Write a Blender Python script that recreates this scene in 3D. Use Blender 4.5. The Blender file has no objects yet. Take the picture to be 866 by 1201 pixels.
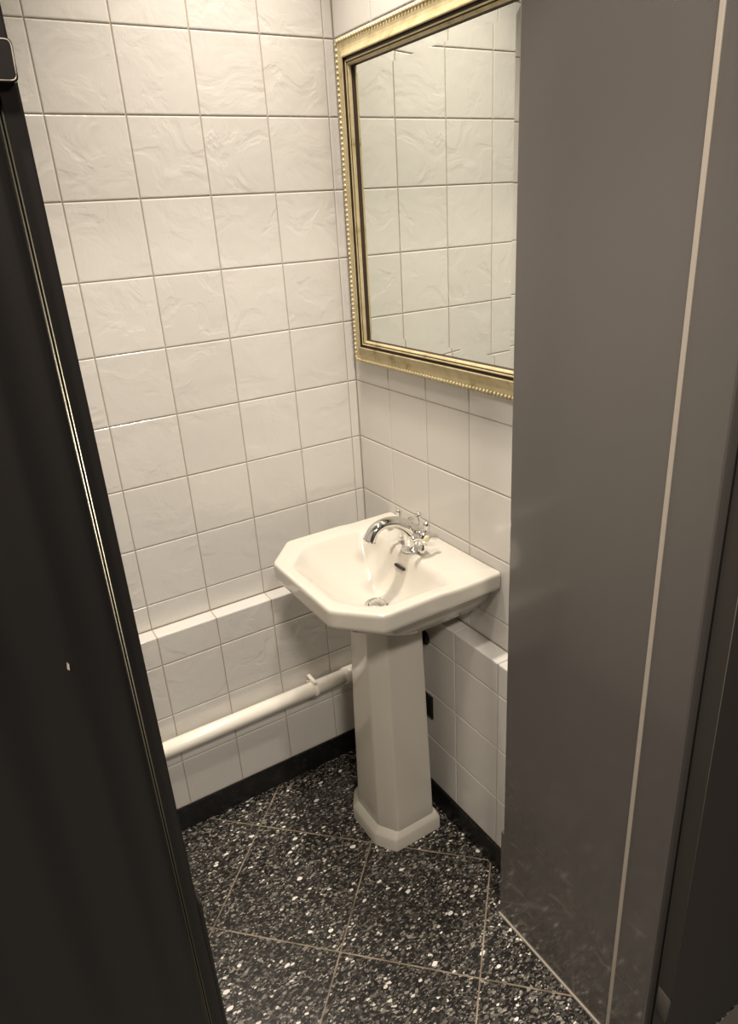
import bpy, bmesh, math, random
from mathutils import Vector, Matrix
random.seed(7)
scene = bpy.context.scene
COL = scene.collection
PI = math.pi

# ------------------------------------------------------------------ helpers
class MB:
    """collects geometry, links it as one mesh object"""
    def __init__(s):
        s.v = []; s.f = []; s.sm = []; s.r = []; s.cur = 0.0
    def vert(s, p):
        s.v.append(tuple(p)); s.r.append(s.cur); return len(s.v) - 1
    def face(s, idx, smooth=True):
        s.f.append(tuple(idx)); s.sm.append(smooth)
    def box(s, a, b):
        x0, y0, z0 = a; x1, y1, z1 = b
        i = [s.vert(p) for p in ((x0,y0,z0),(x1,y0,z0),(x1,y1,z0),(x0,y1,z0),(x0,y0,z1),(x1,y0,z1),(x1,y1,z1),(x0,y1,z1))]
        for f in ((0,3,2,1),(4,5,6,7),(0,1,5,4),(1,2,6,5),(2,3,7,6),(3,0,4,7)):
            s.face([i[k] for k in f], False)
    def loft(s, loops, cap0=True, cap1=True, closed=True, smooth=True):
        n = len(loops[0]); ids = [[s.vert(p) for p in L] for L in loops]
        m = n if closed else n - 1
        for a, b in zip(ids, ids[1:]):
            for k in range(m):
                s.face((a[k], a[(k+1) % n], b[(k+1) % n], b[k]), smooth)
        if cap0: s.face(ids[0][::-1], smooth)
        if cap1: s.face(ids[-1], smooth)
        return ids
    def tube(s, path, radii, seg=16, up=Vector((0,0,1)), sx=1.0, caps=True):
        path = [Vector(p) for p in path]
        if not isinstance(radii, (list, tuple)): radii = [radii] * len(path)
        loops = []
        prev = None
        for i, p in enumerate(path):
            t = (path[min(i+1, len(path)-1)] - path[max(i-1, 0)])
            if t.length < 1e-9: t = prev
            t = t.normalized(); prev = t
            u = up if abs(t.dot(up)) < .95 else Vector((1, 0, 0))
            a = t.cross(u).normalized(); b = a.cross(t).normalized()
            r = radii[i]
            loops.append([p + a * (r * sx * math.cos(2*PI*k/seg)) + b * (r * math.sin(2*PI*k/seg)) for k in range(seg)])
        s.loft(loops, caps, caps)
    def lathe(s, prof, origin=(0,0,0), axis='z', seg=28):
        """prof: list of (r, h)"""
        o = Vector(origin); loops = []
        for r, h in prof:
            L = []
            for k in range(seg):
                a = 2*PI*k/seg; c, d = r*math.cos(a), r*math.sin(a)
                q = {'z': (c, d, h), 'x': (h, c, d), 'y': (d, h, c)}[axis]
                L.append(o + Vector(q))
            loops.append(L)
        s.loft(loops)
    def sphere(s, c, r, seg=16, rings=10):
        s.lathe([(max(1e-5, r*math.sin(PI*i/rings)), -r*math.cos(PI*i/rings)) for i in range(rings+1)], c, 'z', seg)
    def tile(s, O, U, V, N, u0, u1, v0, v1, gap=.0011, th=.0018):
        """one glazed tile with softened edges standing th proud of the grout"""
        O, U, V, N = map(Vector, (O, U, V, N)); s.cur = random.random()
        jit = [random.uniform(-.00012, .00012) for _ in range(2)]
        rings = [(gap, 0), (gap + .0002, th*.5), (gap + .0007, th*.78), (gap + .0016, th*.93), (gap + .003, th)]
        prev = None
        for ins, h in rings:
            L = [s.vert(O + U*(a + jit[0]) + V*(b + jit[1]) + N*h) for a, b in
                 ((u0+ins, v0+ins), (u1-ins, v0+ins), (u1-ins, v1-ins), (u0+ins, v1-ins))]
            if prev:
                for k in range(4): s.face((prev[k], prev[(k+1) % 4], L[(k+1) % 4], L[k]), False)
            prev = L
        s.face(prev, False)
    def build(s, name, mat, parent=None, loc=None, mods=()):
        me = bpy.data.meshes.new(name); me.from_pydata(s.v, [], s.f); me.update()
        bm = bmesh.new(); bm.from_mesh(me)
        bmesh.ops.recalc_face_normals(bm, faces=bm.faces)
        bm.to_mesh(me); bm.free()
        for p, q in zip(me.polygons, s.sm): p.use_smooth = q
        at = me.attributes.new('tile_seed', 'FLOAT', 'POINT')
        at.data.foreach_set('value', s.r)
        mats = mat if isinstance(mat, (list, tuple)) else [mat]
        for m in mats: me.materials.append(m)
        o = bpy.data.objects.new(name, me); COL.objects.link(o)
        if parent: o.parent = parent
        if loc: o.location = loc
        return o

def empty(name, loc=(0,0,0)):
    o = bpy.data.objects.new(name, None); COL.objects.link(o); o.location = loc; o.empty_display_size = .05
    return o
def tag(o, label=None, cat=None, group=None, kind=None):
    if label: o['label'] = label
    if cat: o['category'] = cat
    if group: o['group'] = group
    if kind: o['kind'] = kind
    return o
def keep(o, parent):
    """parent while the mesh stays in world coordinates"""
    o.parent = parent; o.matrix_parent_inverse = Matrix.Translation(-Vector(parent.location))
    return o
def bevel(o, w, seg=2, ang=30):
    m = o.modifiers.new('bevel', 'BEVEL'); m.width = w; m.segments = seg; m.limit_method = 'ANGLE'; m.angle_limit = math.radians(ang)
    m.harden_normals = False
    return o
def subsurf(o, l=2):
    m = o.modifiers.new('sub', 'SUBSURF'); m.levels = l; m.render_levels = l
    return o
def rounded_poly(P, R, k=4, e=3):
    """2D polygon with rounded corners: k points per corner arc, e per edge"""
    n = len(P); out = []
    for i in range(n):
        p = Vector(P[i]); a = Vector(P[i-1]); b = Vector(P[(i+1) % n])
        r = R[i] if isinstance(R, (list, tuple)) else R
        da, db = (a-p), (b-p); r = min(r, da.length*.42, db.length*.42)
        A = p + da.normalized()*r; B = p + db.normalized()*r
        for j in range(k):
            t = j/(k-1); out.append(A*(1-t)**2 + p*2*t*(1-t) + B*t*t)
        # edge points towards the next corner
        nb = Vector(P[(i+1) % n]); r2 = R[(i+1) % n] if isinstance(R, (list, tuple)) else R
        d2 = (p - nb); c2 = (Vector(P[(i+2) % n]) - nb)
        r2 = min(r2, d2.length*.42, c2.length*.42); E = nb + d2.normalized()*r2
        for j in range(1, e+1):
            out.append(B.lerp(E, j/(e+1)))
    return out

# ------------------------------------------------------------------ materials
def new_mat(name):
    m = bpy.data.materials.new(name); m.use_nodes = True
    nt = m.node_tree; b = nt.nodes['Principled BSDF']
    return m, nt, b
def N(nt, t, **kw):
    n = nt.nodes.new(t)
    for k, v in kw.items(): setattr(n, k, v)
    return n
def plain(name, col, rough=.5, metal=0, spec=.5, coat=0):
    m, nt, b = new_mat(name)
    b.inputs['Base Color'].default_value = (*col, 1); b.inputs['Roughness'].default_value = rough
    b.inputs['Metallic'].default_value = metal; b.inputs['Specular IOR Level'].default_value = spec
    b.inputs['Coat Weight'].default_value = coat
    return m
def math_n(nt, op, a, b=None, c=None):
    n = N(nt, 'ShaderNodeMath', operation=op)
    for i, x in enumerate((a, b, c)):
        if x is None: continue
        if isinstance(x, (int, float)): n.inputs[i].default_value = x
        else: nt.links.new(x, n.inputs[i])
    return n.outputs[0]
def ramp(nt, fac, stops, interp='LINEAR'):
    r = N(nt, 'ShaderNodeValToRGB'); r.color_ramp.interpolation = interp
    el = r.color_ramp.elements
    while len(el) < len(stops): el.new(.5)
    for e, (p, c) in zip(el, stops): e.position = p; e.color = (*c, 1) if len(c) == 3 else c
    nt.links.new(fac, r.inputs[0]); return r.outputs[0]

def tile_mat(name, col, relief, rough=.16):
    m, nt, b = new_mat(name); L = nt.links.new
    tc = N(nt, 'ShaderNodeTexCoord'); at = N(nt, 'ShaderNodeAttribute', attribute_name='tile_seed')
    sh = math_n(nt, 'MULTIPLY', at.outputs['Fac'], 37.0)
    cmb = N(nt, 'ShaderNodeCombineXYZ')
    for i in range(3): L(sh, cmb.inputs[i])
    add = N(nt, 'ShaderNodeVectorMath', operation='ADD'); L(tc.outputs['Object'], add.inputs[0]); L(cmb.outputs[0], add.inputs[1])
    n1 = N(nt, 'ShaderNodeTexNoise'); n1.inputs['Scale'].default_value = 13; n1.inputs['Detail'].default_value = 4
    n1.inputs['Roughness'].default_value = .55; n1.inputs['Distortion'].default_value = .5; L(add.outputs[0], n1.inputs['Vector'])
    # creased, slate-like relief
    rd = math_n(nt, 'ABSOLUTE', math_n(nt, 'SUBTRACT', n1.outputs['Fac'], .5))
    cr = math_n(nt, 'POWER', math_n(nt, 'SUBTRACT', 1.0, math_n(nt, 'MULTIPLY', rd, 5.0)), 3.0)
    crc = math_n(nt, 'MAXIMUM', cr, 0.0)
    n2 = N(nt, 'ShaderNodeTexNoise'); n2.inputs['Scale'].default_value = 7; n2.inputs['Detail'].default_value = 2; L(add.outputs[0], n2.inputs['Vector'])
    msk = ramp(nt, n2.outputs['Fac'], [(.42, (0, 0, 0)), (.62, (1, 1, 1))])
    hgt = math_n(nt, 'ADD', math_n(nt, 'MULTIPLY', math_n(nt, 'MULTIPLY', crc, msk), .12), n1.outputs['Fac'])
    bp = N(nt, 'ShaderNodeBump'); bp.inputs['Strength'].default_value = relief; bp.inputs['Distance'].default_value = .008
    L(hgt, bp.inputs['Height']); L(bp.outputs[0], b.inputs['Normal'])
    tone = N(nt, 'ShaderNodeMix', data_type='RGBA'); tone.inputs[6].default_value = (*[c*.95 for c in col], 1); tone.inputs[7].default_value = (*col, 1)
    L(at.outputs['Fac'], tone.inputs[0]); L(tone.outputs[2], b.inputs['Base Color'])
    b.inputs['Roughness'].default_value = rough
    b.inputs['Specular IOR Level'].default_value = .5
    return m
M = {}
TILE = (.60, .575, .53)
M['tile_relief'] = tile_mat('glazed_relief_tile', TILE, .34)
M['tile_smooth'] = tile_mat('glazed_tile', TILE, .05, .14)
M['grout'] = plain('pale_grout', (.37, .32, .25), .8)
M['ceramic'] = plain('cream_ceramic', (.54, .505, .435), .09, 0, .5, .3)
M['chrome'] = plain('chrome', (.78, .77, .75), .07, 1)
M['dark_chrome'] = plain('tarnished_chrome', (.35, .33, .30), .2, 1)
M['porcelain'] = plain('cream_porcelain', (.75, .64, .42), .25)
M['black'] = plain('black_plastic', (.006, .006, .006), .4)
M['pvc'] = plain('cream_pipe_paint', (.80, .755, .66), .28)
M['plaster'] = plain('white_plaster', (.68, .65, .61), .8)
M['hall'] = plain('hall_paint', (.07, .063, .056), .7)
M['worn'] = plain('worn_pale_paint', (.33, .29, .24), .35)
M['edge_highlight'] = plain('painted_edge_highlight', (.16, .14, .12), .5)  # paler tone that paints the highlight on the right jamb corner
M['strip'] = plain('highlight_bead_metal', (.40, .37, .28), .36, 1)  # metal of the added beads that imitate highlights on the left jamb
M['patch'] = plain('rough_filler', (.075, .065, .054), .7)
M['rubber'] = plain('dark_mastic', (.02, .018, .015), .6)

def paint_mat(name, col, rough, bump=.05, scuff=False):
    m, nt, b = new_mat(name); L = nt.links.new
    tc = N(nt, 'ShaderNodeTexCoord')
    mp = N(nt, 'ShaderNodeMapping'); mp.inputs['Scale'].default_value = (160, 160, 3); L(tc.outputs['Object'], mp.inputs[0])
    n = N(nt, 'ShaderNodeTexNoise'); n.inputs['Scale'].default_value = 1; n.inputs['Detail'].default_value = 3; L(mp.outputs[0], n.inputs['Vector'])
    n2 = N(nt, 'ShaderNodeTexNoise'); n2.inputs['Scale'].default_value = 220; n2.inputs['Detail'].default_value = 2; L(tc.outputs['Object'], n2.inputs['Vector'])
    h = math_n(nt, 'ADD', n.outputs['Fac'], math_n(nt, 'MULTIPLY', n2.outputs['Fac'], .5))
    bp = N(nt, 'ShaderNodeBump'); bp.inputs['Strength'].default_value = bump; bp.inputs['Distance'].default_value = .002
    L(h, bp.inputs['Height']); L(bp.outputs[0], b.inputs['Normal'])
    b.inputs['Roughness'].default_value = rough
    if scuff:
        b.inputs['Coat Weight'].default_value = 1; b.inputs['Coat Roughness'].default_value = .10
        # dusty scuff marks near the foot of the panel (dirt with a shape of its own)
        sx = N(nt, 'ShaderNodeSeparateXYZ'); L(tc.outputs['Object'], sx.inputs[0])
        mp2 = N(nt, 'ShaderNodeMapping'); mp2.inputs['Scale'].default_value = (30, 22, 48); L(tc.outputs['Object'], mp2.inputs[0])
        n3 = N(nt, 'ShaderNodeTexNoise'); n3.inputs['Scale'].default_value = 1; n3.inputs['Detail'].default_value = 5; L(mp2.outputs[0], n3.inputs['Vector'])
        spots = ramp(nt, n3.outputs['Fac'], [(.60, (0, 0, 0)), (.72, (1, 1, 1))])
        low = ramp(nt, sx.outputs['Z'], [(.22, (1, 1, 1)), (.48, (0, 0, 0))])
        k = math_n(nt, 'MULTIPLY', math_n(nt, 'MULTIPLY', spots, low), .5)
        mx = N(nt, 'ShaderNodeMix', data_type='RGBA'); mx.inputs[6].default_value = (*col, 1); mx.inputs[7].default_value = (.20, .15, .11, 1)
        L(k, mx.inputs[0]); L(mx.outputs[2], b.inputs['Base Color'])
    else:
        b.inputs['Base Color'].default_value = (*col, 1)
    return m
M['door'] = paint_mat('dark_grey_door_paint', (.080, .072, .065), .26, .10, True)
M['jamb'] = paint_mat('near_black_gloss_paint', (.0125, .0112, .0105), .14, .03)
M['jamb_right'] = paint_mat('dark_jamb_paint', (.032, .028, .024), .4, .08)

def gold_mat():
    m, nt, b = new_mat('aged_gold_leaf'); L = nt.links.new
    tc = N(nt, 'ShaderNodeTexCoord')
    n = N(nt, 'ShaderNodeTexNoise'); n.inputs['Scale'].default_value = 26; n.inputs['Detail'].default_value = 6; n.inputs['Roughness'].default_value = .65
    L(tc.outputs['Object'], n.inputs['Vector'])
    c = ramp(nt, n.outputs['Fac'], [(.30, (.20, .145, .065)), (.42, (.42, .345, .185)), (.72, (.55, .465, .28))])
    L(c, b.inputs['Base Color']); b.inputs['Metallic'].default_value = .3; b.inputs['Roughness'].default_value = .42
    return m
M['gold'] = gold_mat()
M['gold_dark'] = plain('antique_groove_and_shade', (.03, .016, .008), .5, .2)  # antique grooves, plus shade painted between the beads and beside the glass
m, nt, b = new_mat('mirror_glass')
b.inputs['Base Color'].default_value = (.86, .89, .85, 1); b.inputs['Metallic'].default_value = 1; b.inputs['Roughness'].default_value = 0.0
M['mirror'] = m

def terrazzo(name, grout):
    m, nt, b = new_mat(name); L = nt.links.new
    tc = N(nt, 'ShaderNodeTexCoord')
    wn = N(nt, 'ShaderNodeTexNoise'); wn.inputs['Scale'].default_value = 45; wn.inputs['Detail'].default_value = 3; L(tc.outputs['Object'], wn.inputs['Vector'])
    wv = N(nt, 'ShaderNodeVectorMath', operation='SCALE'); wv.inputs['Scale'].default_value = .012; L(wn.outputs['Color'], wv.inputs[0])
    pos = N(nt, 'ShaderNodeVectorMath', operation='ADD'); L(tc.outputs['Object'], pos.inputs[0]); L(wv.outputs[0], pos.inputs[1])
    def layer(scale, stops, thr_lo, thr_hi, off, metric='EUCLIDEAN', rot=0.0):
        mp = N(nt, 'ShaderNodeMapping'); mp.inputs['Location'].default_value = off; mp.inputs['Rotation'].default_value = (0, 0, rot)
        mp.inputs['Scale'].default_value = (.8, 1.35, 1)
        L(pos.outputs[0], mp.inputs[0])
        v = N(nt, 'ShaderNodeTexVoronoi', feature='F1', distance=metric); v.inputs['Scale'].default_value = scale; L(mp.outputs[0], v.inputs['Vector'])
        s = N(nt, 'ShaderNodeSeparateColor'); L(v.outputs['Color'], s.inputs[0])
        thr = math_n(nt, 'MULTIPLY_ADD', s.outputs['Green'], thr_hi - thr_lo, thr_lo)
        msk = math_n(nt, 'LESS_THAN', v.outputs['Distance'], thr)
        col = ramp(nt, s.outputs['Red'], stops, 'CONSTANT')
        return msk, col
    dk = (.010, .0095, .009)
    m0, c0 = layer(230, [(0, dk), (.32, (.024, .022, .019)), (.54, (.052, .046, .039)), (.74, (.12, .107, .090)), (.92, (.30, .275, .235))], .35, .85, (0, 0, 0), 'CHEBYCHEV', .5)
    m1, c1 = layer(130, [(0, dk), (.40, (.04, .037, .032)), (.62, (.11, .10, .086)), (.80, (.23, .212, .18)), (.93, (.60, .56, .49))], .15, .62, (3.1, 1.7, 0), 'EUCLIDEAN', 1.1)
    m2, c2 = layer(64, [(0, dk), (.45, (.05, .046, .04)), (.74, (.17, .157, .135)), (.90, (.72, .68, .62))], .05, .42, (7.3, 4.9, 0), 'EUCLIDEAN', 2.0)
    base = N(nt, 'ShaderNodeMix', data_type='RGBA'); base.inputs[6].default_value = (*dk, 1); L(m0, base.inputs[0]); L(c0, base.inputs[7])
    mx1 = N(nt, 'ShaderNodeMix', data_type='RGBA'); L(m1, mx1.inputs[0]); L(base.outputs[2], mx1.inputs[6]); L(c1, mx1.inputs[7])
    # the larger chips only show where their own colour is light
    mx2 = N(nt, 'ShaderNodeMix', data_type='RGBA'); L(m2, mx2.inputs[0]); L(mx1.outputs[2], mx2.inputs[6]); L(c2, mx2.inputs[7])
    out = mx2.outputs[2]
    if grout:
        s = N(nt, 'ShaderNodeSeparateXYZ'); L(tc.outputs['Object'], s.inputs[0])
        x, y = s.outputs['X'], s.outputs['Y']; r2 = 1/math.sqrt(2)
        u = math_n(nt, 'MULTIPLY', math_n(nt, 'SUBTRACT', x, y), r2); v = math_n(nt, 'MULTIPLY', math_n(nt, 'ADD', x, y), r2)
        def line(c, off, sp, w):
            f = math_n(nt, 'FRACT', math_n(nt, 'ADD', math_n(nt, 'DIVIDE', math_n(nt, 'SUBTRACT', c, off), sp), 20.5))
            return math_n(nt, 'LESS_THAN', math_n(nt, 'ABSOLUTE', math_n(nt, 'SUBTRACT', f, .5)), w/sp/2)
        g = math_n(nt, 'MAXIMUM', line(u, .0765, .3072, .0034), line(v, -.748, .300, .0034))
        gn = N(nt, 'ShaderNodeTexNoise'); gn.inputs['Scale'].default_value = 14; gn.inputs['Detail'].default_value = 3; L(tc.outputs['Object'], gn.inputs['Vector'])
        gc = ramp(nt, gn.outputs['Fac'], [(.35, (.10, .075, .05)), (.62, (.27, .215, .15))])
        mg = N(nt, 'ShaderNodeMix', data_type='RGBA'); L(g, mg.inputs[0]); L(out, mg.inputs[6]); L(gc, mg.inputs[7]); out = mg.outputs[2]
        rg = math_n(nt, 'MULTIPLY_ADD', g, .5, .22); L(rg, b.inputs['Roughness'])
        bp = N(nt, 'ShaderNodeBump'); bp.inputs['Strength'].default_value = .5; bp.inputs['Distance'].default_value = .001
        L(math_n(nt, 'SUBTRACT', 1.0, g), bp.inputs['Height']); L(bp.outputs[0], b.inputs['Normal'])
    else:
        b.inputs['Roughness'].default_value = .2
    L(out, b.inputs['Base Color'])
    return m
M['floor'] = terrazzo('black_chip_floor_tile', True)
def skirting_mat():
    m, nt, b = new_mat('black_stone_skirting'); L = nt.links.new
    tc = N(nt, 'ShaderNodeTexCoord')
    v = N(nt, 'ShaderNodeTexVoronoi'); v.inputs['Scale'].default_value = 140; L(tc.outputs['Object'], v.inputs['Vector'])
    s = N(nt, 'ShaderNodeSeparateColor'); L(v.outputs['Color'], s.inputs[0])
    c = ramp(nt, s.outputs['Red'], [(0, (.004, .004, .004)), (.7, (.008, .0075, .007)), (.93, (.026, .024, .022))], 'CONSTANT')
    L(c, b.inputs['Base Color']); b.inputs['Roughness'].default_value = .3
    return m
M['skirting'] = skirting_mat()

# ------------------------------------------------------------------ dimensions (metres), origin = floor corner under the mirror wall
H = 2.60
XL = -.97            # left wall
YF = -1.10           # inner face of the doorway wall
ROW = .14888; Z0 = 1.85397
LEDGE = .5965; BB = .0741; D = .0445; DB = .0458
TW = .15; A0 = .0245; WB = .1515; B0 = .151
zr = sorted([Z0 + ROW*k for k in range(1, 4)] + [Z0 - ROW*k for k in range(9)])
rows_up = [LEDGE] + zr + [H]
rows_lo = [BB, .2182, .3671, .5159, LEDGE]
colsA = [0, -A0] + [-A0 - TW*k for k in range(1, 7)] + [XL]
colsB = [0] + [-B0 - WB*k for k in range(0, 7)]
colsB = [c for c in colsB if c > YF] + [YF]

def tiled(mb, gb, O, U, V, Nn, us, vs):
    for a, b_ in zip(us, us[1:]):
        for c, d in zip(vs, vs[1:]):
            mb.tile(O, U, V, Nn, min(a, b_), max(a, b_), c, d)

def join_mats(name, tiles, grout, tm):
    """tiles and grout bed become one mesh with two materials"""
    n0 = len(tiles.f); off = len(tiles.v)
    tiles.v += grout.v; tiles.r += grout.r; tiles.f += [tuple(i+off for i in f) for f in grout.f]; tiles.sm += grout.sm
    o = tiles.build(name, [tm, M['grout']])
    for k, p in enumerate(o.data.polygons):
        if k >= n0: p.material_index = 1
    return o
TH = .0018
# back wall (faces the camera): grout bed at y=+TH so that glaze sits at y=0
t = MB(); g = MB(); tiled(t, g, (0, TH, 0), (1, 0, 0), (0, 0, 1), (0, -1, 0), colsA, rows_up)
g.box((XL-.1, TH, 0), (.1, .1, H)); o = join_mats('wall_back', t, g, M['tile_relief']); tag(o, 'white tiled back wall with relief tiles above the low tiled ledge', 'wall', kind='structure')
t = MB(); g = MB(); tiled(t, g, (TH, 0, 0), (0, 1, 0), (0, 0, 1), (-1, 0, 0), colsB, rows_up)
g.box((TH, YF-.02, 0), (.1, .0, H)); o = join_mats('wall_right', t, g, M['tile_smooth']); tag(o, 'white tiled side wall carrying the gold mirror', 'wall', kind='structure')
# boxed-in ledges
t = MB(); g = MB()
tiled(t, g, (0, -D+TH, 0), (1, 0, 0), (0, 0, 1), (0, -1, 0), colsA, rows_lo)
for a, b_ in zip(colsA, colsA[1:]): t.tile((0, 0, LEDGE-TH), (1, 0, 0), (0, 1, 0), (0, 0, 1), b_, a, -D, 0)
g.box((XL, -D+TH, 0), (0, TH-.0005, LEDGE-TH)); o = join_mats('trim_1', t, g, M['tile_relief']); tag(o, 'low tiled ledge boxed in along the back wall above the white pipe', 'ledge', kind='structure')
t = MB(); g = MB()
colsBb = [-D] + colsB[1:]
tiled(t, g, (-DB+TH, 0, 0), (0, 1, 0), (0, 0, 1), (-1, 0, 0), colsBb, rows_lo)
for a, b_ in zip(colsBb, colsBb[1:]): t.tile((0, 0, LEDGE-TH), (1, 0, 0), (0, 1, 0), (0, 0, 1), -DB, 0, b_, a)
g.box((-DB+TH, YF-.0, 0), (TH-.0005, -D+TH, LEDGE-TH)); o = join_mats('trim_2', t, g, M['tile_smooth']); tag(o, 'low tiled ledge boxed in along the mirror wall behind the basin', 'ledge', kind='structure')
# skirting
g = MB(); g.box((XL, -D-.004, 0), (-DB-.004, -D+.002, BB-.001)); o = bevel(g.build('baseboard_back', M['skirting']), .0015); tag(o, 'black stone skirting under the pipe on the back wall', 'baseboard', kind='structure')
g = MB(); g.box((-DB-.004, YF, 0), (-DB+.002, -D+.001, BB-.001)); o = bevel(g.build('baseboard_right', M['skirting']), .0015); tag(o, 'black stone skirting behind the pedestal along the mirror wall', 'baseboard', kind='structure')
g = MB(); g.box((XL-.1, YF, 0), (XL, .0, H)); o = g.build('wall_left', M['plaster']); tag(o, 'pale side wall opposite the mirror', 'wall', kind='structure')
# floor, ceiling
g = MB(); g.box((-2.2, -2.9, -.05), (1.0, -1.1275, 0)); o = g.build('floor_hall', M['hall']); tag(o, 'dark hallway floor outside the doorway', 'floor', kind='structure')
g = MB(); g.box((-1.2, -1.1275, -.05), (.25, .1, 0)); o = g.build('floor', M['floor']); tag(o, 'black chip stone floor with diagonal tile joints', 'floor', kind='structure')
g = MB(); g.box((-2.2, -2.9, H), (1.0, .1, H+.05)); o = g.build('ceiling', M['plaster']); tag(o, 'pale ceiling', 'ceiling', kind='structure')
# doorway wall and the hall behind the camera
g = MB()
g.box((-2.2, -1.118, 0), (-1.0, YF, H)); g.box((.02, -1.118, 0), (1.0, YF, H)); g.box((-1.0, -1.118, 2.06), (.02, YF, H))
o = g.build('wall_front', M['hall']); tag(o, 'dark wall around the doorway', 'wall', kind='structure')
for nm, a, b_ in (('wall_hall_back', (-2.2, -3.0, 0), (1.0, -2.9, H)), ('wall_hall_left', (-2.3, -2.9, 0), (-2.2, YF, H)), ('wall_hall_right', (1.0, -2.9, 0), (1.1, YF, H))):
    g = MB(); g.box(a, b_); o = g.build(nm, M['hall']); tag(o, 'dark hallway wall', 'wall', kind='structure')

# ------------------------------------------------------------------ left door jamb (moulded casing, extruded in z)
def extrude_profile(mb, prof, z0, z1, smooth=True):
    mb.loft([[(x, y, z0) for x, y in prof], [(x, y, z1) for x, y in prof]], smooth=smooth)
XJ = -.8330
YJ = -1.127
g = MB()
prof = [(XJ, -1.0), (XJ, YJ+.0012), (XJ-.0012, YJ), (XJ-.0095, YJ), (XJ-.0102, YJ+.001), (XJ-.0102, YJ+.006), (XJ-.0116, YJ+.006)]
# casing: rounded nose then shallow reeds
cx = XJ-.0116
for k in range(9):
    a = k/8*PI/2; prof.append((cx-.009*(1-math.cos(a)), YJ-.000-.009*math.sin(a)))
x = cx-.009
for k in range(1, 60):
    xx = x - k*.0030
    prof.append((xx, YJ-.009 + .0030*(math.cos(k*.36)-1)*min(1, k/8)+.0016*math.sin(k*.17)))
prof += [(xx-.002, YJ-.007), (xx-.002, -1.118), (-1.0, -1.118), (-1.0, -1.0)]
extrude_profile(g, prof, 0, 2.06)
o = g.build('trim_3', M['jamb']); jl = tag(o, 'near-black glossy left door jamb with moulded casing', 'door jamb', kind='structure')
sm = o.modifiers.new('es', 'EDGE_SPLIT'); sm.split_angle = math.radians(40)
g = MB(); g.box((XJ, YJ+.0015, .001), (XJ+.0035, -1.06, .985)); bevel(keep(g.build('stop_strip', M['jamb']), jl), .0012)
# twin metal beads added to imitate the highlight lines between jamb and casing
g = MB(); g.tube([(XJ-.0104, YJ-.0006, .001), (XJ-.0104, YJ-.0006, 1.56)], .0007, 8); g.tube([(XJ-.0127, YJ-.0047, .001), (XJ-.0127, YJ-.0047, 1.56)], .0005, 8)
hlb = keep(g.build('highlight_beads', M['strip']), jl); hlb['label'] = 'thin twin beads imitating highlight lines'
g = MB(); g.loft([[(XJ-.0485, YJ-.0145, 1.2480), (XJ-.0473, YJ-.0145, 1.2465), (XJ-.0468, YJ-.0145, 1.2510), (XJ-.0478, YJ-.0145, 1.2525)], [(XJ-.0485, YJ-.006, 1.2480), (XJ-.0473, YJ-.006, 1.2465), (XJ-.0468, YJ-.006, 1.2510), (XJ-.0478, YJ-.006, 1.2525)]], smooth=False)
pc = keep(g.build('paint_chip', M['worn']), jl); pc['label'] = 'small pale paint chip'
# keeper plate near the top
g = MB(); P = rounded_poly([(XJ-.0022, 1.5685), (XJ-.0015, 1.5855), (XJ-.030, 1.5855), (XJ-.030, 1.5685)], .003, 5, 1)
P2 = [(x_*1 + (.0007 if x_ > XJ-.016 else -.0007), z_ + (.0007 if z_ > 1.577 else -.0007)) for x_, z_ in P]
g.loft([[(a, YJ+.002, b_) for a, b_ in P2], [(a, YJ-.0135, b_) for a, b_ in P2], [(a, YJ-.0142, b_) for a, b_ in P], ], smooth=False)
kp = keep(g.build('keeper_plate', M['jamb']), jl); kp['label'] = 'dark keeper plate with worn bright rim'
g = MB(); rim = [(a, YJ-.0142, b_) for a, b_ in P]; g.tube(rim + [rim[0]], .00035, 6); keep(g.build('worn_rim', M['worn']), kp)

# ------------------------------------------------------------------ right door jamb
XR = -.105
g = MB(); prof = [(XR, -1.0975), (XR, -1.1255), (.21, -1.1255), (.21, -1.118), (-.06, -1.118), (-.06, -1.0975)]
extrude_profile(g, prof, 0, 2.06, False); jr = g.build('trim_4', M['jamb_right']); tag(jr, 'dark right door jamb and casing beside the grey door', 'door jamb', kind='structure')
g = MB(); g.tube([(XR, -1.1255, 0.001), (XR, -1.1255, 2.05)], .0006, 6); keep(g.build('edge_highlight', M['edge_highlight']), jr)  # pale line stands in for the highlight along the jamb corner
g = MB()
pt = [[(XR-.0012, -1.1225, .155), (XR-.0012, -1.1005, .160), (XR-.0012, -1.1000, .225), (XR-.0012, -1.1235, .215)], [(XR+.001, -1.1245, .152), (XR+.001, -1.099, .157), (XR+.001, -1.0985, .228), (XR+.001, -1.1247, .218)]]
g.loft(pt); kf = keep(g.build('filler_patch', M['patch']), jr); kf['label'] = 'rough filler patch low on the jamb'
# door head
g = MB(); g.box((XJ, -1.127, 2.03), (XR, -1.0, 2.06)); o = g.build('trim_5', M['jamb']); tag(o, 'dark head of the doorway', 'door jamb', kind='structure')

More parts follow.
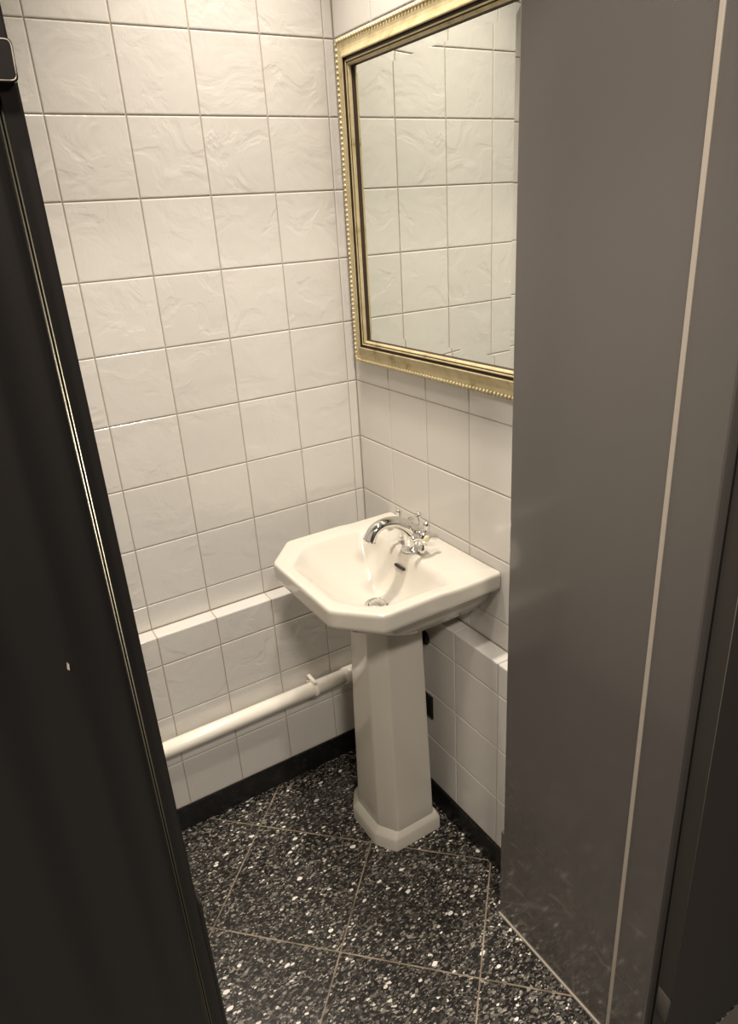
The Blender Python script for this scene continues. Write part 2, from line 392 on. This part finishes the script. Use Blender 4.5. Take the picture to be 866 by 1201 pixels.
# ------------------------------------------------------------------ door standing open (parallel to the mirror wall)
XD = -.123
door = empty('door_1', (-.103, -1.09, 0)); tag(door, 'dark grey painted door standing open beside the basin', 'door', kind='structure')
g = MB(); g.box((XD, -1.0925, .006), (XD+.038, -.717, 2.02)); bevel(keep(g.build('door_leaf', M['door']), door), .0025, 3)
g = MB(); g.box((XD-.0022, -1.0235, .008), (XD+.001, -1.0165, 2.018)); es = bevel(keep(g.build('edge_strip', M['worn']), door), .001, 2); es['label'] = 'pale worn vertical strip on the door'
g = MB(); g.box((XD+.0003, -.7185, .007), (XD+.036, -.7085, .254)); bevel(keep(g.build('edge_guard', M['door']), door), .002, 2)
g = MB(); g.box((XD-.003, -1.02, 0), (XD+.001, -.7085, .005)); ms = keep(g.build('bottom_seal', M['worn']), door); ms['label'] = 'pale sealant line under the door'

# ------------------------------------------------------------------ pedestal basin
YC = -.345
basin = empty('pedestal_washbasin', (-.17, YC, 0))
tag(basin, 'cream ceramic washbasin with cut corners on an octagonal pedestal', 'sink')
def outline(i, z, k=4, e=12):
    """outer rim outline inset by i"""
    hw = .2165 - i; xf = -.374 + i; ch = .076
    c = i*.414
    P = [(-.001, YC+hw), (-.298 + c*.6, YC+hw), (xf, YC+hw-ch+c*.6 - .008), (xf, YC-hw+ch-c*.6 + .008), (-.298 + c*.6, YC-hw), (-.001, YC-hw)]
    return [(p[0], p[1], z) for p in rounded_poly(P, [.004, .012, .012, .012, .012, .004], k, e)]
ZR = .7875
def bowl(xb, xf, hw, ch, z, r, cb=.03, yc=None):
    yc = YC if yc is None else yc
    P = [(xb, yc+hw-cb), (xb - cb*.45, yc+hw), (xf + ch*.85, yc+hw), (xf, yc+hw-ch), (xf, yc-hw+ch), (xf + ch*.85, yc-hw), (xb-cb*.45, yc-hw), (xb, yc-hw+cb)]
    return [(p[0], p[1], z) for p in rounded_poly(P, r, 4, 2)]
g = MB()
def under(isd, ifr, z):
    """lower body: inset isd at the sides and ifr at the front"""
    hw = .2165 - isd; xf = -.374 + ifr; ch = .07
    P = [(-.001, YC+hw), (xf + ch, YC+hw), (xf, YC+hw-ch), (xf, YC-hw+ch), (xf + ch, YC-hw), (-.001, YC-hw)]
    return [(p[0], p[1], z) for p in rounded_poly(P, [.004, .012, .012, .012, .012, .004], 4, 12)]
outer = [under(.120, .160, .655), under(.075, .115, .662), under(.050, .075, .690), under(.042, .058, .701), under(.0335, .040, .722), under(.0285, .031, .733), under(.025, .027, .737),
         outline(.020, .7395), outline(.010, .7405), outline(.0045, .7425), outline(.0012, .7465), outline(0, .752), outline(0, .756), outline(0, .776), outline(0, .7795), outline(.0009, .7846), outline(.0030, .7868), outline(.0056, ZR), outline(.0085, ZR), outline(.024, ZR-.0006)]
ids = g.loft(outer, True, False)
BY = YC - .010
DX, DY, DZ = -.188, YC-.011, .6762
def dish(q):
    """bowl wall: the opening shrinks towards the drain while it deepens"""
    base = bowl(-.110, -.338, .166, .068, 0, .03 + .06*(1-q), .035, BY)
    n = len(base); out = []
    for x_, y_, _ in base:
        px, py = x_-DX, y_-DY
        L = math.hypot(px, py); cx_, cy_ = px/L*.15, py/L*.15
        w_ = min(1, (1-q)*.75)                      # rounder towards the bottom
        mx, my = px*(1-w_) + cx_*w_, py*(1-w_) + cy_*w_
        out.append((DX + mx*q, DY + my*q, DZ + .002 + (ZR-.011-DZ-.002)*q**2.1))
    return out
inner = [bowl(-.099, -.348, .176, .077, ZR-.0012, .02, .035, BY), bowl(-.103, -.344, .172, .075, ZR-.0035, .022, .035, BY)] + [dish(q) for q in (1, .93, .86, .78, .69, .60, .51, .42, .34, .27, .22)]
inner.append([(DX+(x_-DX)*.6, DY+(y_-DY)*.6, DZ-.006) for x_, y_, z_ in inner[-1]])
ids2 = g.loft(inner, False, True)
# bridge deck between the two 42- / 48-point loops by nearest-angle triangulation
a, b_ = ids[-1], ids2[0]
cen = Vector((-.2, YC, 0))
def ang(i):
    p = Vector(g.v[i]) - cen; return math.atan2(p.y, p.x)
A = sorted(a, key=ang); B = sorted(b_, key=ang)
i = j = 0
while i < len(A) or j < len(B):
    ai, bj = A[i % len(A)], B[j % len(B)]
    na = ang(A[(i+1) % len(A)]) + (2*PI if i+1 >= len(A) else 0); nb = ang(B[(j+1) % len(B)]) + (2*PI if j+1 >= len(B) else 0)
    if j >= len(B) or (i < len(A) and na <= nb):
        g.face((ai, A[(i+1) % len(A)], bj)); i += 1
    else:
        g.face((ai, B[(j+1) % len(B)], bj)); j += 1
# the tap deck lies a little lower than the rim round the bowl
for q, p in enumerate(g.v):
    if p[2] > .768 and p[0] > -.16:
        f_ = min(1, max(0, (p[0]+.150)/.026)); f_ = f_*f_*(3-2*f_)
        g.v[q] = (p[0], p[1], p[2] - .003*f_)
ob = keep(g.build('basin', M['ceramic']), basin)
# drain fitting
g = MB(); g.lathe([(.0325, 0), (.0325, .0025), (.029, .004), (.0235, .0035), (.022, .001), (.0215, -.004)], (DX, DY, DZ), 'z', 28)
dr = keep(g.build('drain_ring', M['chrome']), basin)
g = MB(); g.lathe([(.0205, 0), (.0205, .0045), (.018, .0065), (.004, .0075)], (DX, DY, DZ), 'z', 28); keep(g.build('drain_plug', M['chrome']), dr)
# overflow slot
g = MB()
for rr, dd in ((.0, 0),):
    pts = []
    for k in range(20):
        a_ = 2*PI*k/20; cxx = .0155 if math.cos(a_) > 0 else -.0155
        pts.append((cxx + .0034*math.cos(a_), .0034*math.sin(a_)))
nrm = Vector((-.95, 0, .31)); vup = Vector((.31, 0, .95))
oc = Vector((-.1215, YC-.004, .750))
g.loft([[oc + Vector((0, u_, 0)) + vup*w_ - nrm*.004 for u_, w_ in pts], [oc + Vector((0, u_, 0)) + vup*w_ + nrm*.0004 for u_, w_ in pts]], smooth=False)
ov = keep(g.build('overflow_slot', M['black']), basin); ov['label'] = 'dark overflow slot in the bowl'
# pedestal
PC = -.328
def ped(xf, xc, xb, hf, hs, z, inset=0):
    xf += inset; hf -= inset*.4; hs -= inset; xc += inset*.5
    P = [(xb, PC+hs), (xc, PC+hs), (xf, PC+hf), (xf, PC-hf), (xc, PC-hs), (xb, PC-hs)]
    return [(p[0], p[1], z) for p in rounded_poly(P, .005, 3, 1)]
g = MB()
g.loft([ped(-.242, -.212, -.10, .050, .098, .050), ped(-.240, -.210, -.10, .049, .096, .10), ped(-.236, -.206, -.10, .044, .086, .35), ped(-.230, -.198, -.10, .037, .076, .63), ped(-.2295, -.1975, -.10, .037, .076, .667)], smooth=False)
pd = keep(g.build('pedestal', M['ceramic']), basin); bevel(pd, .003, 3, 15)
for p in pd.data.polygons: p.use_smooth = True
pd.modifiers.new('es', 'EDGE_SPLIT').split_angle = math.radians(35)
g = MB()
g.loft([ped(-.257, -.224, -.085, .055, .106, 0), ped(-.257, -.224, -.085, .055, .106, .034), ped(-.255, -.2225, -.085, .0545, .1045, .039), ped(-.243, -.213, -.09, .0505, .0985, .053), ped(-.24, -.21, -.10, .049, .096, .056)])
pl = keep(g.build('plinth', M['ceramic']), pd); pl.modifiers.new('es', 'EDGE_SPLIT').split_angle = math.radians(30)

# ------------------------------------------------------------------ waste pipe behind the pedestal
g = MB()
g.tube([(-.0985, YC+.010, .524), (-.0975, YC+.010, .524), (-.049, YC+.012, .524)], .0135, 16)
o = g.build('waste_pipe', M['dark_chrome']); tag(o, 'tarnished waste pipe behind the pedestal going into the boxed wall', 'pipe')
g = MB(); g.lathe([(.014, 0), (.0215, 0), (.020, -.005), (.0145, -.010)], (-DB-.0002, YC+.012, .524), 'x', 24)
keep(g.build('rosette', M['black']), o)

# ------------------------------------------------------------------ vent plate on boxed wall
vt = empty('vent_cover', (-DB, -.315, .287)); tag(vt, 'small black vent plate low on the boxed wall behind the pedestal', 'vent')
g = MB()
for a_, c_ in (((-.362, .2875), (-.268, .2955)), ((-.362, .348), (-.268, .356)), ((-.362, .2955), (-.354, .348)), ((-.276, .2955), (-.268, .348))):
    g.box((-DB-.004, a_[0], a_[1]), (-DB-.0002, c_[0], c_[1]))
keep(g.build('frame', M['black']), vt)
g = MB(); g.box((-DB-.0012, -.356, .293), (-DB-.0003, -.274, .35))
for k in range(6): g.box((-DB-.003, -.355, .298+k*.0088), (-DB-.001, -.275, .302+k*.0088))
keep(g.build('grille', M['black']), vt)

# ------------------------------------------------------------------ long white pipe on the back wall
PY, PZ, PR = -.074, .2975, .0205
pipe = empty('wall_pipe', (-.4, PY, PZ)); tag(pipe, 'cream painted horizontal pipe along the back wall below the tiled ledge', 'pipe')
g = MB(); g.tube([(XL+.002, PY, PZ), (-.5, PY, PZ), (-.05, PY, PZ)], PR, 24, caps=True); keep(g.build('tube', M['pvc']), pipe)
g = MB(); g.tube([(-.150, PY, PZ), (-.149, PY, PZ), (-.100, PY, PZ), (-.099, PY, PZ)], [PR, PR+.003, PR+.003, PR], 24); keep(g.build('collar', M['pvc']), pipe)
for cxp in (-.245, -.80):
    g = MB()
    loops = []
    for k in range(25):   # open ring round the tube
        a_ = -PI*.15 + k/24*PI*1.3
        c, s_ = math.cos(a_), math.sin(a_)
        loops.append([(cxp-.006, PY+c*(PR+.0003), PZ+s_*(PR+.0003)), (cxp+.006, PY+c*(PR+.0003), PZ+s_*(PR+.0003)), (cxp+.006, PY+c*(PR+.004), PZ+s_*(PR+.004)), (cxp-.006, PY+c*(PR+.004), PZ+s_*(PR+.004))])
    g.loft(loops, smooth=False)
    g.box((cxp-.007, -.0515, PZ-.014), (cxp+.007, -.0448, PZ+.014))
    g.box((cxp-.005, PY-.012, PZ+.0205), (cxp+.005, -.0448, PZ+.030))       # strap arm back to the wall
    g.box((cxp-.005, PY-.016, PZ+.0175), (cxp+.005, PY-.008, PZ+.029))
    bevel(keep(g.build('pipe_clip', M['pvc']), pipe), .001, 2)

# ------------------------------------------------------------------ gold framed mirror
MY0, MY1, MZ0, MZ1 = -.036, -.661, 1.1665, 1.8440      # outer sides of the frame
mir = empty('wall_mirror', (0, (MY0+MY1)/2, MZ0)); tag(mir, 'gilt framed mirror with beaded edge hanging on the tiled wall above the basin', 'mirror')
def frame_loop(i, d):
    """rectangle inset by i, standing d off the wall"""
    return [(-d, MY0-i, MZ0+i), (-d, MY1+i, MZ0+i), (-d, MY1+i, MZ1-i), (-d, MY0-i, MZ1-i)]
def frame_part(name, prof, mat):
    g = MB(); g.loft([frame_loop(i_, d_) for i_, d_ in prof], False, False, True, False)
    o = keep(g.build(name, mat), mir)
    return o
frame_part('bead_gap_shade', [(.0015, .001), (.0015, .014), (.004, .0165), (.0085, .0195)], M['gold_dark'])  # dark colour paints the shadow in the gaps between beads
frame_part('frame', [(.0085, .0195), (.0105, .0208), (.014, .0205), (.019, .0202), (.025, .0212), (.031, .0238), (.0345, .0262), (.0375, .0272), (.0395, .0262)], M['gold'])
frame_part('dark_groove', [(.0395, .0262), (.0405, .0205), (.0440, .0200), (.0448, .0225)], M['gold_dark'])
frame_part('inner_moulding', [(.0448, .0225), (.0455, .0238), (.0475, .0236), (.0482, .0222)], M['gold'])
frame_part('inner_groove', [(.0482, .0222), (.0487, .0205), (.0494, .0205), (.0499, .0214)], M['gold_dark'])
frame_part('sight_edge', [(.0499, .0214), (.0510, .0218), (.0528, .0205), (.0540, .0180), (.0548, .0155)], M['gold'])
frame_part('sight_edge_shade', [(.0548, .0155), (.0580, .0095)], M['gold_dark'])  # shadow at the inner frame edge, painted as a dark band
frame_part('backing', [(.0015, .001), (.050, .001), (.0580, .0095)], M['gold_dark'])
# rope beads along the outer edge
g = MB()
def bead_run(p0, p1, n, axis):
    for k in range(n):
        c = p0.lerp(p1, (k+.5)/n); L = (p1-p0).length/n
        t_ = (p1-p0).normalized(); sk = Vector((-1, 0, 0))*.35
        d = (t_ + sk).normalized()
        loops = []
        for s_, r_ in ((-.36, .0020), (-.28, .0042), (0, .0056), (.28, .0042), (.36, .0020)):
            cc = c + d*(s_*L); n1 = d.cross(Vector((0, 1, 0)) if abs(t_.z) > .5 else Vector((0, 0, 1))).normalized(); n2 = d.cross(n1)
            loops.append([cc + n1*(r_*math.cos(2*PI*q/8)) + n2*(r_*math.sin(2*PI*q/8)) for q in range(8)])
        g.loft(loops)
dd = .0185
c4 = [Vector((-dd, MY0-.0058, MZ0+.0058)), Vector((-dd, MY1+.0058, MZ0+.0058)), Vector((-dd, MY1+.0058, MZ1-.0058)), Vector((-dd, MY0-.0058, MZ1-.0058))]
for k in range(4):
    p0, p1 = c4[k], c4[(k+1) % 4]; bead_run(p0, p1, round((p1-p0).length/.0104), k)
bd = keep(g.build('beaded_edge', M['gold']), mir)
# bevelled glass
g = MB()
gi = .0572; bw = .017
L0 = frame_loop(gi, .0105); L1 = frame_loop(gi+bw, .0112)
i0 = [g.vert(p) for p in L0]; i1 = [g.vert(p) for p in L1]
for k in range(4): g.face((i0[k], i0[(k+1) % 4], i1[(k+1) % 4], i1[k]), False)
g.face(i1, False)
i2 = [g.vert(p) for p in frame_loop(gi, .0070)]
for k in range(4): g.face((i2[k], i2[(k+1) % 4], i0[(k+1) % 4], i0[k]), False)
g.face(i2[::-1], False)
keep(g.build('mirror_glass', M['mirror']), mir)

# ------------------------------------------------------------------ basin mixer tap
TX, TY, TZ = -.082, -.350, ZR
TZ -= .003
tap = empty('mixer_tap', (TX, TY, TZ)); tag(tap, 'chrome basin mixer tap with curved spout and two cross handles on the washbasin', 'tap')
T = lambda x, y, z: (TX+x, TY+y, TZ+z)
g = MB(); g.lathe([(.0265, 0), (.0265, .004), (.024, .007), (.0195, .009), (.018, .014), (.0205, .022), (.022, .034), (.0215, .048), (.018, .056), (.010, .061), (.003, .062)], T(0, 0, .0005), 'z', 28)
# cross barrel carrying the valves
g.tube([T(0, .039, .045), T(0, .035, .045), T(0, .02, .043), T(0, -.02, .043), T(0, -.035, .045), T(0, -.039, .045)], [.011, .013, .0145, .0145, .013, .011], 20)
keep(g.build('body', M['chrome']), tap)
# swan spout with flattened section
sp = [(.004, .030), (-.012, .050), (-.030, .064), (-.050, .0735), (-.070, .0765), (-.088, .0745), (-.101, .0675), (-.109, .058), (-.114, .047)]
rr = [.023, .0215, .0190, .0165, .0145, .0140, .0140, .0146, .0152]
# smooth the path
def catmull(P, m=4):
    out = []
    for i in range(len(P)-1):
        p0, p1, p2, p3 = [Vector(P[max(0, min(len(P)-1, i+q))]) for q in (-1, 0, 1, 2)]
        for j in range(m):
            t = j/m; out.append(.5*((2*p1) + (p2-p0)*t + (2*p0-5*p1+4*p2-p3)*t*t + (3*p1-p0-3*p2+p3)*t**3))
    out.append(Vector(P[-1])); return out
spp = catmull([(x_, z_, r_) for (x_, z_), r_ in zip(sp, rr)])
g = MB(); g.tube([T(p.x, 0, p.y+.008) for p in spp], [p.z*1.08 for p in spp], 24, up=Vector((0, 1, 0)), sx=.74)
e = spp[-1]; dv = (spp[-1]-spp[-2]).normalized()
g.tube([T(e.x, 0, e.y+.008), T(e.x+dv.x*.003, 0, e.y+.008+dv.y*.003)], [.0175, .0160], 24, up=Vector((0, 1, 0)), sx=.78)
keep(g.build('spout', M['chrome']), tap)
# pop-up rod
g = MB(); g.tube([T(.0235, .004, .030), T(.0225, .004, .066), T(.0215, .004, .072)], [.0022, .0020, .0016], 10); rod = keep(g.build('lift_rod', M['chrome']), tap)
g = MB(); g.sphere(T(.0215, .004, .0785), .0080); keep(g.build('ball_knob', M['chrome']), rod)
# cross handles
for sgn, rot in ((-1, -.22), (1, .10)):
    hb = T(0, sgn*.048, .0465)
    g = MB()
    HS = 1.38
    prof = [(.0085, -.016), (.0095, -.012), (.0075, -.009), (.0078, -.005), (.0100, -.003), (.0108, .002), (.0098, .0062), (.0078, .0075)]
    g.lathe([(r_*HS, sgn*h_) for r_, h_ in prof], hb, 'y', 22)
    for q in range(4):
        a_ = rot + q*PI/2; dx, dz = math.cos(a_), math.sin(a_)
        pp = [(.006, .0042), (.010, .0034), (.014, .0036), (.019, .0046), (.0225, .0052), (.0252, .0046), (.0270, .0028), (.0276, .0008)]
        g.tube([(hb[0]+dx*d_*HS, hb[1], hb[2]+dz*d_*HS) for d_, _ in pp], [r_*HS for _, r_ in pp], 12, up=Vector((0, 1, 0)))
    hd = keep(g.build('cross_handle', M['chrome']), tap)
    g = MB(); g.lathe([(.0080, sgn*.0070), (.0076, sgn*.0086), (.003, sgn*.0090), (.0005, sgn*.0091)], hb, 'y', 20)
    hc = keep(g.build('index_cap', M['porcelain']), hd); hc['label'] = 'cream index cap'

# ------------------------------------------------------------------ lights
def area(name, loc, size, power, col, rot=(0, 0, 0), shape='DISK', size_y=None, spread=PI):
    L = bpy.data.lights.new(name, 'AREA'); L.shape = shape; L.size = size
    if size_y: L.size_y = size_y
    L.energy = power; L.color = col; L.spread = spread
    o = bpy.data.objects.new(name, L); COL.objects.link(o); o.location = loc; o.rotation_euler = rot; return o
WARM = (1.0, .905, .80)
def spot(name, loc, power, ang, blend, radius, rot=(0, 0, 0)):
    L = bpy.data.lights.new(name, 'SPOT'); L.energy = power; L.color = WARM; L.spot_size = math.radians(ang); L.spot_blend = blend; L.shadow_soft_size = radius
    o = bpy.data.objects.new(name, L); COL.objects.link(o); o.location = loc; o.rotation_euler = rot; return o
spot('ceiling_spotlight', (-.29, -.30, 2.57), 68, 80, 1.0, .06)
spot('ceiling_spotlight', (-.45, -.95, 2.57), 32, 120, 1.0, .06)
spot('hall_spotlight', (-1.40, -1.535, 2.35), 40, 150, .6, .05, (0, math.radians(-35), 0))
area('hall_fill', (-.9, -2.3, 2.58), .35, 28, WARM)  # unseen fill lamp added to lift the pedestal and jambs
w = bpy.data.worlds.new('world'); scene.world = w; w.use_nodes = True
w.node_tree.nodes['Background'].inputs[0].default_value = (.02, .018, .015, 1); w.node_tree.nodes['Background'].inputs[1].default_value = .5

# ------------------------------------------------------------------ camera
cam = bpy.data.cameras.new('camera'); co = bpy.data.objects.new('camera', cam); COL.objects.link(co)
cam.sensor_fit = 'VERTICAL'; cam.sensor_height = 36; cam.lens = 824.92/1201*36; cam.clip_start = .02
co.location = (-.9012, -1.5623, 1.4990); co.rotation_euler = (1.1712, .0594, -.5541)
scene.camera = co
scene.view_settings.view_transform = 'Standard'; scene.view_settings.look = 'None'; scene.view_settings.gamma = 1
scene.view_settings.use_curve_mapping = False
scene.view_settings.exposure = .92
scene.cycles.max_bounces = 12; scene.cycles.diffuse_bounces = 6; scene.cycles.glossy_bounces = 6
scene.cycles.sample_clamp_indirect = 6
scene.cycles.use_denoising = True
